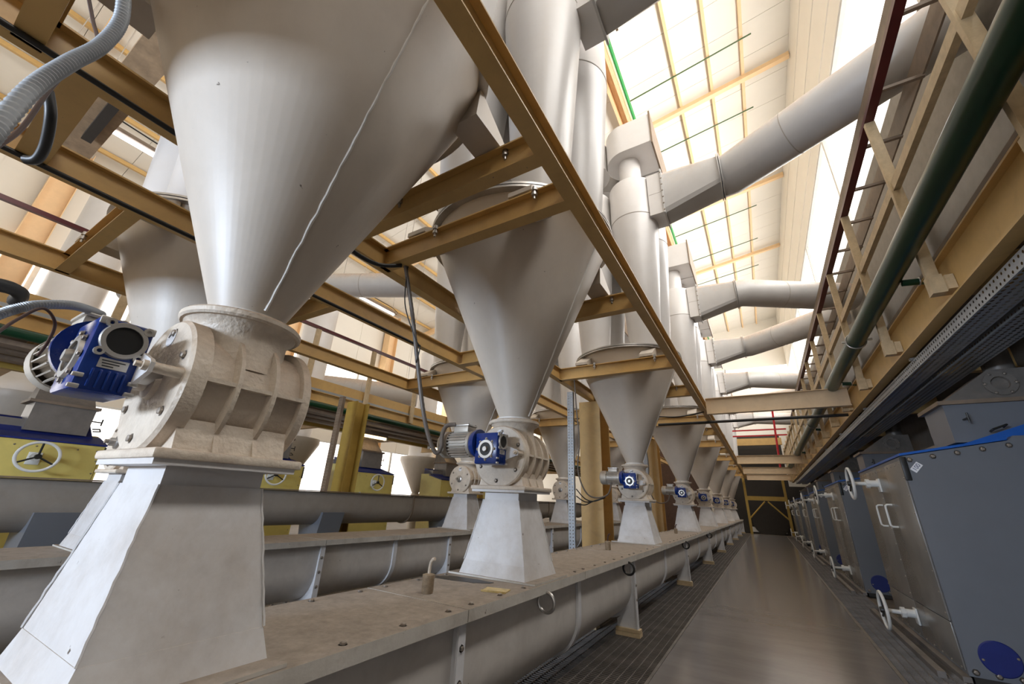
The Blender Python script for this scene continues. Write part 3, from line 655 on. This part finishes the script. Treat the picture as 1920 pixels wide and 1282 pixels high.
# clutter on the platform behind the rail
r = thing('cable_ladder', (0, 0, 0), 'brown cable ladder with rungs beside the dark red rail', 'cable ladder')
MB().box(1.86, 1.88, -2, 24, 5.9, 6.2).build('side_rail', 'brown_steel', r, 0); MB().box(2.26, 2.28, -2, 24, 5.9, 6.2).build('side_rail', 'brown_steel', r, 0)
for i in range(26):
    MB().box(1.84, 2.28, .3 + i * .9, .34 + i * .9, 5.88, 5.92).build('rung', 'brown_steel', r, 0)
tag(MB().box(2.5, 2.62, -2, 24, 5.3, 5.42).build('cable_duct', 'brown_steel', smooth=0), 'narrow brown cable duct behind the guard rail', 'cable duct')
tag(MB().tube([(2.3, -2, 4.9), (2.3, 24, 4.9)], .09, 20).build('cream_pipe', 'tan_light'), 'cream pipe behind the right guard rail', 'pipe')

# ================================================================ grey mills on the right
def make_mill(front, side, hood, n_door=2, Ly=2.35, text=True):
    r = thing('roller_mill', (0, 0, 0), '', 'mill'); HWY = 1.19 if Ly > 2 else .62
    MB().prism([(0, .04), (1.3, .04), (1.3, 2.08), (.85, 2.08), (.8, 2.035), (0, 1.90)], 1, 0, Ly).build('body', side, r, 0)
    dw = (Ly - .08) / n_door
    for k in range(n_door):
        y0 = .03 + k * (dw + .01)
        d = MB().box(-.014, 0, y0, y0 + dw, .44, 1.86, .004).build('door', front, r)
        MB().box(-.012, 0, y0, y0 + dw, .07, .432, .004).build('lower_panel', front, r)
        hy = y0 + (dw - .30 if k == 0 else .16)
        MB().tube([(-.012, hy, 1.44), (-.06, hy, 1.44), (-.078, hy, 1.425), (-.08, hy, 1.40), (-.08, hy, 1.24), (-.078, hy, 1.215), (-.06, hy, 1.20), (-.012, hy, 1.20)], .010, 8).build('handle', 'white_enamel', d)
        for t in range(7): bolt(d, (-.014, y0 + .05 + (dw - .1) * t / 6, 1.83), '-x', .008)
        for t in range(8): bolt(d, (-.014, y0 + .02, .5 + t * .17), '-x', .008)
    for t in range(10): bolt(r, (-.012, .08 + t * (Ly - .16) / 9, .085), '-x', .008)
    # end face toward the viewer
    c = MB().lathe([(0, -.012), (.125, -.012), (.132, -.006), (.132, 0)], (.23, 0, .205), 1, 40).build('round_cover', 'blue_cover', r)
    for dx in (-.11, .11): bolt(c, (.23 + dx, -.012, .205 + dx * .2), '-y', .008)
    for t in range(6): bolt(r, (.06 + t * .185, 0, 1.865 + t * .185 * .17), '-y', .018)
    for t in range(3): bolt(r, (.05 + t * .14, 0, .075), '-y', .018)
    MB().box(-.018, .035, -.012, .012, 1.66, 1.895, .008).build('corner_guard', 'black_rubber', r)
    s_ = MB().box(-.05, .05, -.002, 0, -.028, .028).build('sticker', 'sticker_white', r, 0, (.095, 0, 1.79)); s_.rotation_euler = (0, -.85, 0)
    if text:
        cu = bpy.data.curves.new('sticker_text', 'FONT'); cu.body = '100'; cu.size = .052; cu.align_x = 'CENTER'; cu.align_y = 'CENTER'; cu.extrude = .0006; cu.materials.append(MATS['sticker_blue'])
        to = link('lettering', cu); dg = bpy.context.evaluated_depsgraph_get(); tm = bpy.data.meshes.new_from_object(to.evaluated_get(dg)); bpy.data.objects.remove(to)
        t_ = link('lettering', tm, s_, (0, -.0028, 0), (PI / 2, 0, 0))
    # top covers
    bl = 'blue_lid' if side != 'mill_yellow' else 'blue_cover'
    MB().prism([(-.01, 1.905), (.8, 2.042), (.8, 2.065), (-.01, 1.928)], 1, -.008, Ly + .005).build('top_lid', bl, r, 0)
    lid = MB().prism([(.42, 1.985), (1.28, 2.09), (1.28, 2.26), (1.1, 2.24)], 1, .1, Ly - .1).build('blue_cover', bl, r, 0)
    MB().tube([(.75, .1, 2.14), (.75, .02, 2.15), (.85, .02, 2.19), (.85, .1, 2.18)], .01, 6).build('handle', 'black_rubber', lid)
    MB().box(.50, 1.3, .18, .78, 2.05, 2.44).build('upper_cabinet', side if side != 'mill_yellow' else 'mill_hood', r, 0)
    MB().box(.72, 1.3, .78, Ly - .1, 2.05, 2.2).build('rear_cover', 'mill_hood', r, 0)
    MB().cyl((.62, .18, 2.28), (.62, .06, 2.28), .009, 8).cyl((.62, .06, 2.23), (.62, .06, 2.33), .009, 8).build('t_handle', 'black_rubber', r)
    MB().box(.46, 1.3, .14, .84, 2.44, 2.48).build('hood_rim', 'brown_steel', r, 0)
    mb = MB(); vs = [(.52, .2, 2.48), (1.28, .2, 2.48), (1.28, .8, 2.48), (.52, .8, 2.48), (.95, .24, 2.80), (1.28, .24, 2.80), (1.28, .76, 2.80), (.95, .76, 2.80)]
    mb.add(vs, [(0, 1, 5, 4), (1, 2, 6, 5), (2, 3, 7, 6), (3, 0, 4, 7), (3, 2, 1, 0), (4, 5, 6, 7)]).build('hood', hood, r, 0)
    p = MB().lathe([(.10, .27), (.10, .20), (.125, .20), (.125, .185), (.10, .185), (.07, .185), (.07, .26)], (.99, 0, 2.64), 1, 28).build('inspection_port', hood, r)
    for i in range(6):
        a = 2 * PI * i / 6; bolt(p, (.99 + .112 * math.cos(a), .185, 2.64 + .112 * math.sin(a)), '-y', .012)
    MB().tube([(1.14, .5, 2.78), (1.14, .5, 3.06)], .12, 20).build('spout', hood, r)
    for z, n_ in ((1.69, 'upper'), (.29, 'lower')):
        h = MB().box(-.03, -.012, HWY - .06, HWY + .06, z - .10, z + .06, .005).tube([(-.02, HWY, z), (-.11, HWY, z)], .042, 14).tube([(-.11, HWY, z), (-.15, HWY, z)], .055, 8).cyl((-.15, HWY, z), (-.30, HWY, z), .022, 12).build('handwheel', 'white_enamel', r)
        MB().torus((-.30, HWY, z), .185, .017, 0, 36, 8).build('rim', 'white_enamel', h)
        for i in range(3):
            a = PI / 2 + i * 2 * PI / 3
            MB().cyl((-.30, HWY, z), (-.30, HWY + .18 * math.cos(a), z + .18 * math.sin(a)), .011, 8).build('spoke', 'black_rubber', h)
        MB().lathe([(0, -.335), (.028, -.335), (.034, -.32), (.034, -.28)], (0, HWY, z), 0, 14).build('hub', 'black_rubber', h)
    MB().box(-.22, -.16, -.05, Ly + .5, 0, .05).box(-.06, .0, -.05, Ly + .5, 0, .04).build('base_rail', 'grating', r, 0)
    MB().box(.03, 1.28, .02, Ly - .02, -.02, .04).build('base', 'dark_gap', r, 0)
    return r
gm = make_mill('mill_front', 'mill_grey', 'mill_hood')
MY = [5.77, 10.30, 14.72, 19.1, 23.5, 27.9]
for k, y in enumerate(MY):
    put('gm', gm, (1.30, y, 0), 'grey roller mill right of the walkway, %s one from the viewer' % ORD[k], 'grey roller mills')
put('gm', gm, (1.30, 1.3, 0), 'grey roller mill right of the viewer at the picture edge', 'grey roller mills') if False else None
ym = make_mill('mill_yellow', 'mill_yellow', 'mill_hood', 1, 1.3, False)
for k, y in enumerate((1.95, 4.92, 7.30, 10.4, 13.4)):
    put('ym', ym, (-7.75, y, 0), 'yellow roller mill beyond the raised conveyor, %s one along the left aisle' % ORD[k], 'yellow roller mills', PI).scale = (.6, 1, .92)

# ================================================================ left platform
r = thing('platform', (0, 0, 0), 'tan steel platform along the left side above the yellow mills', 'platform')
MB().ibeam(1, -5, 24, -7.42, 2.97, .20, .14).build('edge_beam', 'tan_steel', r, 0)
MB().box(-7.50, -7.36, -5, 24, 3.17, 3.22).build('edge_channel', 'tray_steel', r, 0)
MB().box(-7.40, -7.38, -5, 24, 3.22, 3.42).build('toe_plate', 'tan_steel', r, 0)
MB().box(-11.5, -7.42, -5, 24, 3.17, 3.20).build('deck', 'brown_steel', r, 0)
for i in range(11): MB().ibeam(0, -11.4, -7.45, -4.5 + i * 2.75, 2.9, .26, .12).build('joist', 'tan_steel', r, 0)
MB().ibeam(1, -5, 24, -9.4, 2.8, .3, .14).build('inner_beam', 'tan_yellow', r, 0)
r = thing('guard_rail', (0, 0, 0), 'tan guard rail with dark red top bar along the left platform', 'railing')
MB().box(-7.35, -7.29, -5, 24, 4.40, 4.46).build('top_rail', 'maroon', r, 0)
me = None; y = -4.4
while y < 24:
    o = MB().box(-7.35, -7.30, -.05, .05, 2.98, 4.40).build('post', 'tan_light', r, 0) if me is None else link('post', me, r)
    me = o.data; o.location.y = y; y += 1.45
tag(MB().tube([(-7.15, -5, 2.86), (-7.15, 24, 2.86)], .06, 16).build('green_pipe', 'green_pipe'), 'dark green pipe below the left platform edge', 'pipe')
for i, (x, z) in enumerate(((-7.7, 2.80), (-8.3, 2.83), (-8.9, 2.83))):
    tag(MB().box(x - .12, x + .12, -5, 24, z, z + .06).build('cable_tray', 'brown_steel', smooth=0), 'dark cable tray hanging under the left platform, %s from the edge' % ORD[i], 'cable tray', 'trays under the left platform')
for k, (x, y, z, ln, mm, lab) in enumerate(((-8.0, 2.05, 2.60, 1.2, 'lamp_warm', 'warm lit strip lamp under the left platform behind the nearest blue motor'), (-8.0, 5.9, 2.60, 1.2, 'lamp_warm', 'warm lit strip lamp under the left platform above the second yellow mill'), (-8.0, 8.7, 2.60, 1.2, 'lamp_warm', 'warm lit strip lamp under the left platform near the second hopper motor'), (-8.1, .45, 6.55, .9, 'lamp_glow', 'lit white strip lamp hanging high left of the nearest hopper'), (-8.6, -.35, 6.9, .7, 'lamp_glow', 'lit white strip lamp partly hidden behind the top left beam'), (-10.4, 7.1, 7.3, 1.6, 'lamp_glow', 'lit white strip lamp high between the first two hoppers'))):
    r = thing('strip_lamp', (x, y, z), lab, 'lamp', 'strip lamps')
    MB().box(-.07, .07, 0, ln, .03, .10, .01).build('housing', 'brown_steel', r)
    MB().tube([(0, .04, .0), (0, ln - .04, .0)], .035, 12).build('tube', mm, r)
    MB().box(-.05, .05, 0, .03, -.04, .03).box(-.05, .05, ln - .03, ln, -.04, .03).build('end_cap', 'white_enamel', r, 0)
    if z > 4:
        MB().cyl((0, .1, .1), (0, .1, roofz(x) - z + .02), .008, 6).cyl((0, ln - .1, .1), (0, ln - .1, roofz(x) - z + .02), .008, 6).build('hanger', 'steel', r)
        MB().tube([(0, ln, .08), (0, ln + .1, .06), (.02, ln + .12, .14), (.02, ln - .1, .22), (.02, .1, .25)], .012, 6).build('cable', 'black_rubber', r)

# ================================================================ far left hoppers and ducts seen through the gaps
for k, (x, y) in enumerate(((-12.6, 7.4), (-12.6, 13.2), (-12.6, 1.6))):
    r = thing('hopper', (x, y, 0), 'pale hopper cone before the left windows, %s' % ('seen beside the dark perforated post', 'farther back', 'nearest the picture edge')[k], 'hopper', 'hoppers by the left wall')
    MB().lathe([(.13, 1.4), (.80, 2.7), (.80, 2.85), (0, 2.86)], n=40).build('cone', 'cone_paint', r); MB().lathe([(.5, 2.86), (.5, 7.6), (0, 7.6)], n=36).build('barrel', 'pipe_paint', r)
    MB().lathe([(.18, -.03), (.18, 1.4), (.13, 1.41)], n=24).build('spout', 'cone_paint', r)
for k, (p, q, R) in enumerate((((-9.9, 5.2, 6.55), (-7.0, 6.6, 6.55), .33), ((-14, 8.2, 5.0), (-11, 11.0, 4.9), .40), ((-11.7, 2.3, 5.4), (-9.4, 3.3, 4.0), .30))):
    r = thing('air_duct', (0, 0, 0), 'round pale air duct left of the hopper rows, %s' % ('high between the first two hoppers', 'behind the left guard rail', 'behind the nearest blue motor')[k], 'duct', 'air ducts on the left')
    MB().tube([p, q], R, 32).build('pipe', 'duct_paint', r)
    MB().cyl((p[0] + .4, p[1] + .25, p[2]), (p[0] + .4, p[1] + .25, roofz(p[0] + .4) + .02), .012, 6).cyl((q[0] - .4, q[1] - .25, q[2]), (q[0] - .4, q[1] - .25, roofz(q[0] - .4) + .02), .012, 6).build('hanger', 'steel', r)
    v = (Vector(q) - Vector(p)).normalized(); c = Vector(p) * .5 + Vector(q) * .5
    MB().tube([c - v * .006, c + v * .006], R + .005, 32).build('seam_ring', 'seam_grey', r)

# ================================================================ roof rods, pipes
for i, yy in enumerate((4.4, 7.3, 10.27, 13.1, 16.05, 19.0, 21.93, 24.87, 27.8)):
    tag(MB().tube([(-1.95, yy, roofz(-1.89) - .18), (1.92, yy, roofz(1.92) - .18)], .022, 8).build('sprinkler_rod', 'green_rod'), 'thin dark green rod under the roof panels, %s from the viewer' % ORD[i], 'rod', 'green rods under the roof')
tag(MB().tube([(-1.88, YB, 14.24), (-1.88, YF, 14.24)], .055, 14).build('green_main_pipe', 'green_bright'), 'bright green pipe running along the roof edge', 'pipe')
tag(MB().tube([(-13, 15.8, 12.0), (-10.8, 15.8, 12.4)], .05, 8).build('sprinkler_rod', 'green_bright'), 'bright green rod under the left roof', 'rod', 'green rods under the roof')
tag(MB().tube([(-1.9, 9.9, 3.12), (1.9, 9.9, 3.12)], .03, 10).build('black_pipe', 'black_rubber'), 'thin black pipe crossing the aisle below the overhead beam', 'pipe')
for (z, w_) in ((5.35, 'upper'), (5.05, 'lower')):
    tag(MB().box(-1.1, 1.55, 25.25, 25.30, z, z + .07).build('red_rail', 'red_paint', smooth=0), 'red cross rail above the far end of the aisle, the %s bar' % w_, 'rail', 'red rails at the far end')
tag(MB().tube([(.95, 25.2, 3.43), (1.12, 25.2, 6.6)], .05, 10).build('red_post', 'red_paint'), 'bright red upright pipe above the far aisle', 'pipe')

# ================================================================ far end of the aisle
r = thing('machine_stand', (.0, 31.2, 0), 'yellow steel stand with brace at the far end of the aisle', 'stand')
for x in (-1.0, 1.15): MB().box(x - .07, x + .07, -.07, .07, -.03, 3.3).build('post', 'tan_yellow', r, 0)
MB().box(-1.0, 1.15, -.06, .06, 1.95, 2.2).build('beam', 'tan_yellow', r, 0)
MB().tube([(0, 0, 1.9), (-.95, 0, .9)], .05, 6).tube([(.15, 0, 1.9), (1.1, 0, .9)], .05, 6).build('brace', 'tan_yellow', r, 0)
r = thing('dark_machine', (.1, 33.0, -.03), 'dark bulky machine behind the yellow stand', 'machine')
MB().box(-2.6, 2.4, -.6, .6, 0, 2.9).build('casing', 'dark_gap', r, 0); MB().lathe([(0, -.8), (1.0, -.8), (1.0, -.6)], (0, 0, .8), 1, 32).build('drum', 'dark_gap', r)
MB().box(-1.2, -.4, -.7, -.6, .1, .4).box(.3, .8, -.7, -.6, .1, .4).build('feet', 'white_enamel', r, 0)
for i, z in enumerate((4.2, 5.4)):
    tag(MB().box(-1.4, 1.55, 31.5, 31.7, z, z + .45).build('far_beam', 'tan_steel', smooth=0), 'tan girder across the far end above the stand, the %s one' % ('lower', 'upper')[i], 'beam', 'girders at the far end')
tag(MB().box(-2.4, 1.5, 32.5, 32.6, 2.87, 6.2).build('far_dark_sheet', 'dark_gap', smooth=0), 'near-black sheet in place of the dark opening above the far stand', 'screen')  # solid near-black sheet, not a real opening

# ================================================================ cables and conduits
def smooth_path(pts, k=8):
    pts = [Vector(p) for p in pts]; out = []
    for i in range(len(pts) - 1):
        p0, p1, p2, p3 = pts[max(i - 1, 0)], pts[i], pts[i + 1], pts[min(i + 2, len(pts) - 1)]
        for t in range(k):
            u = t / k; out.append(.5 * ((2 * p1) + (p2 - p0) * u + (2 * p0 - 5 * p1 + 4 * p2 - p3) * u * u + (3 * p1 - p0 - 3 * p2 + p3) * u ** 3))
    return out + [pts[-1]]
def cable(pts, rr, mname, label, k=8, rib=0., n=8, cat='cable', name='cable'):
    return tag(MB().tube(smooth_path(pts, k), rr, n, True, rib).build(name, mname, smooth=60 if not rib else 30), label, cat)
cable([(-0.962, -0.040, 1.791), (-1.031, -0.036, 1.961), (-1.072, -0.019, 2.085), (-1.112, 0.002, 2.203), (-1.149, 0.005, 2.336), (-1.188, -0.026, 2.485)], .0135, 'conduit_grey', 'grey ribbed flexible conduit hanging in the top left corner', 26, .09, 12, 'conduit', 'flexible_conduit')
cable([(-1.710, 0.092, 1.686), (-1.724, 0.125, 1.733), (-1.733, 0.165, 1.770), (-1.796, 0.231, 1.815), (-1.901, 0.289, 1.849), (-2.002, 0.343, 1.874)], .0135, 'conduit_grey', 'grey ribbed flexible conduit feeding the nearest blue motor', 22, .09, 12, 'conduit', 'flexible_conduit')
cable([(-1.209, -0.056, 2.387), (-1.183, -0.027, 2.306), (-1.145, -0.005, 2.229), (-1.118, -0.012, 2.144), (-1.113, -0.021, 2.036), (-1.059, -0.021, 1.893), (-1.003, -0.032, 1.801)], .004, 'wire_brown', 'thin brown wire tied to the top left conduit')
cable([(-1.625, 0.110, 1.625), (-1.653, 0.137, 1.694), (-1.676, 0.172, 1.750), (-1.697, 0.209, 1.724), (-1.768, 0.223, 1.683), (-1.859, 0.229, 1.656)], .004, 'wire_brown', 'thin brown wire tied to the conduit of the nearest motor')
cable([(-1.328, -0.026, 2.168), (-1.332, -0.003, 2.115), (-1.382, 0.015, 2.065), (-1.420, 0.017, 2.037), (-1.445, 0.003, 2.034)], .011, 'black_rubber', 'thick black cable loop below the top left conduit')
cable([(-2.003, 0.078, 1.870), (-2.025, 0.123, 1.880), (-2.048, 0.149, 1.874), (-2.110, 0.153, 1.865)], .022, 'black_rubber', 'black cable bend at the left picture edge')
hx, hy = X1, HY1[1]
cable([(-2.42, 2.06, 3.19), (-2.37, 2.08, 3.0), (-2.31, 2.13, 2.7), (-2.25, 2.20, 2.3), (-2.20, 2.27, 1.95), (-2.17, 2.34, 1.74), (-2.13, 2.40, 1.62), (-2.09, 2.41, 1.66), (-2.10, 2.42, 1.76), (-2.09, 2.45, 1.83), (-2.03, 2.49, 1.845)], .017, 'conduit_brown', 'brown flexible conduit dropping from the cross beam to the second motor', 14, .05, 10, 'conduit', 'flexible_conduit')
cable([(-2.40, 2.07, 3.19), (-2.34, 2.05, 2.8), (-2.24, 2.12, 2.5), (-2.22, 2.17, 2.42), (-2.25, 2.18, 2.3)], .005, 'black_rubber', 'thin black wire hanging beside the brown conduit')
cable([(-2.55, 1.35, 3.19), (-2.55, 1.6, 3.12), (-2.52, 1.85, 3.12), (-2.44, 2.03, 3.19)], .018, 'black_rubber', 'black cable sagging under the first cross beam')
cable([(-2.58, -2.0, 3.185), (-2.585, .6, 3.18), (-2.585, 1.3, 3.185)], .016, 'black_rubber', 'black cable under the long beam left of the nearest hopper')
cable([(-3.68, -2.0, 3.185), (-3.685, 1.8, 3.185), (-3.685, 3.6, 3.185)], .018, 'black_rubber', 'black cable under the beam of the back row')
for k in (2, 3):
    y = HY1[k]
    cable([(-2.40, y - .86, 3.19), (-2.38, y - .84, 2.7), (-2.36, y - .8, 2.2), (-2.42, y - .72, 1.75), (-2.30, y - .6, 1.42), (-2.05, y - .45, 1.45), (-1.98, y - .385, 1.80)], .012, 'conduit_brown', 'brown cable drooping to the motor of the %s hopper' % ORD[k], 10, 0, 8)
for q, dz in enumerate((0, .05, .1)):
    cable([(-2.66, 6.55, 1.30 + dz * 2.2), (-2.5, 6.5, 1.28 + dz), (-2.3, 6.35, 1.34), (-2.1, 6.34, 1.40)], .009, 'black_rubber', 'black cable from the perforated post to the third motor, %s of three' % ('lowest', 'middle', 'highest')[q])
cable([(-.79, 8.95, 3.16), (-1.3, 9.0, 3.1), (-1.8, 8.98, 3.13), (-2.6, 9.0, 3.16)], .014, 'black_rubber', 'black cable along the beam bridging the aisle')
r = thing('rust_beam', (0, .30, 5.1), 'rust stained tan beam high at the top left', 'beam')
MB().box(-6.9, -3.9, -.13, .13, 0, .12).build('flange', 'rust_tan', r, 0); MB().box(-6.2, -4.9, -.045, .045, -.09, 0).build('rail', 'dark_gap', r, 0)
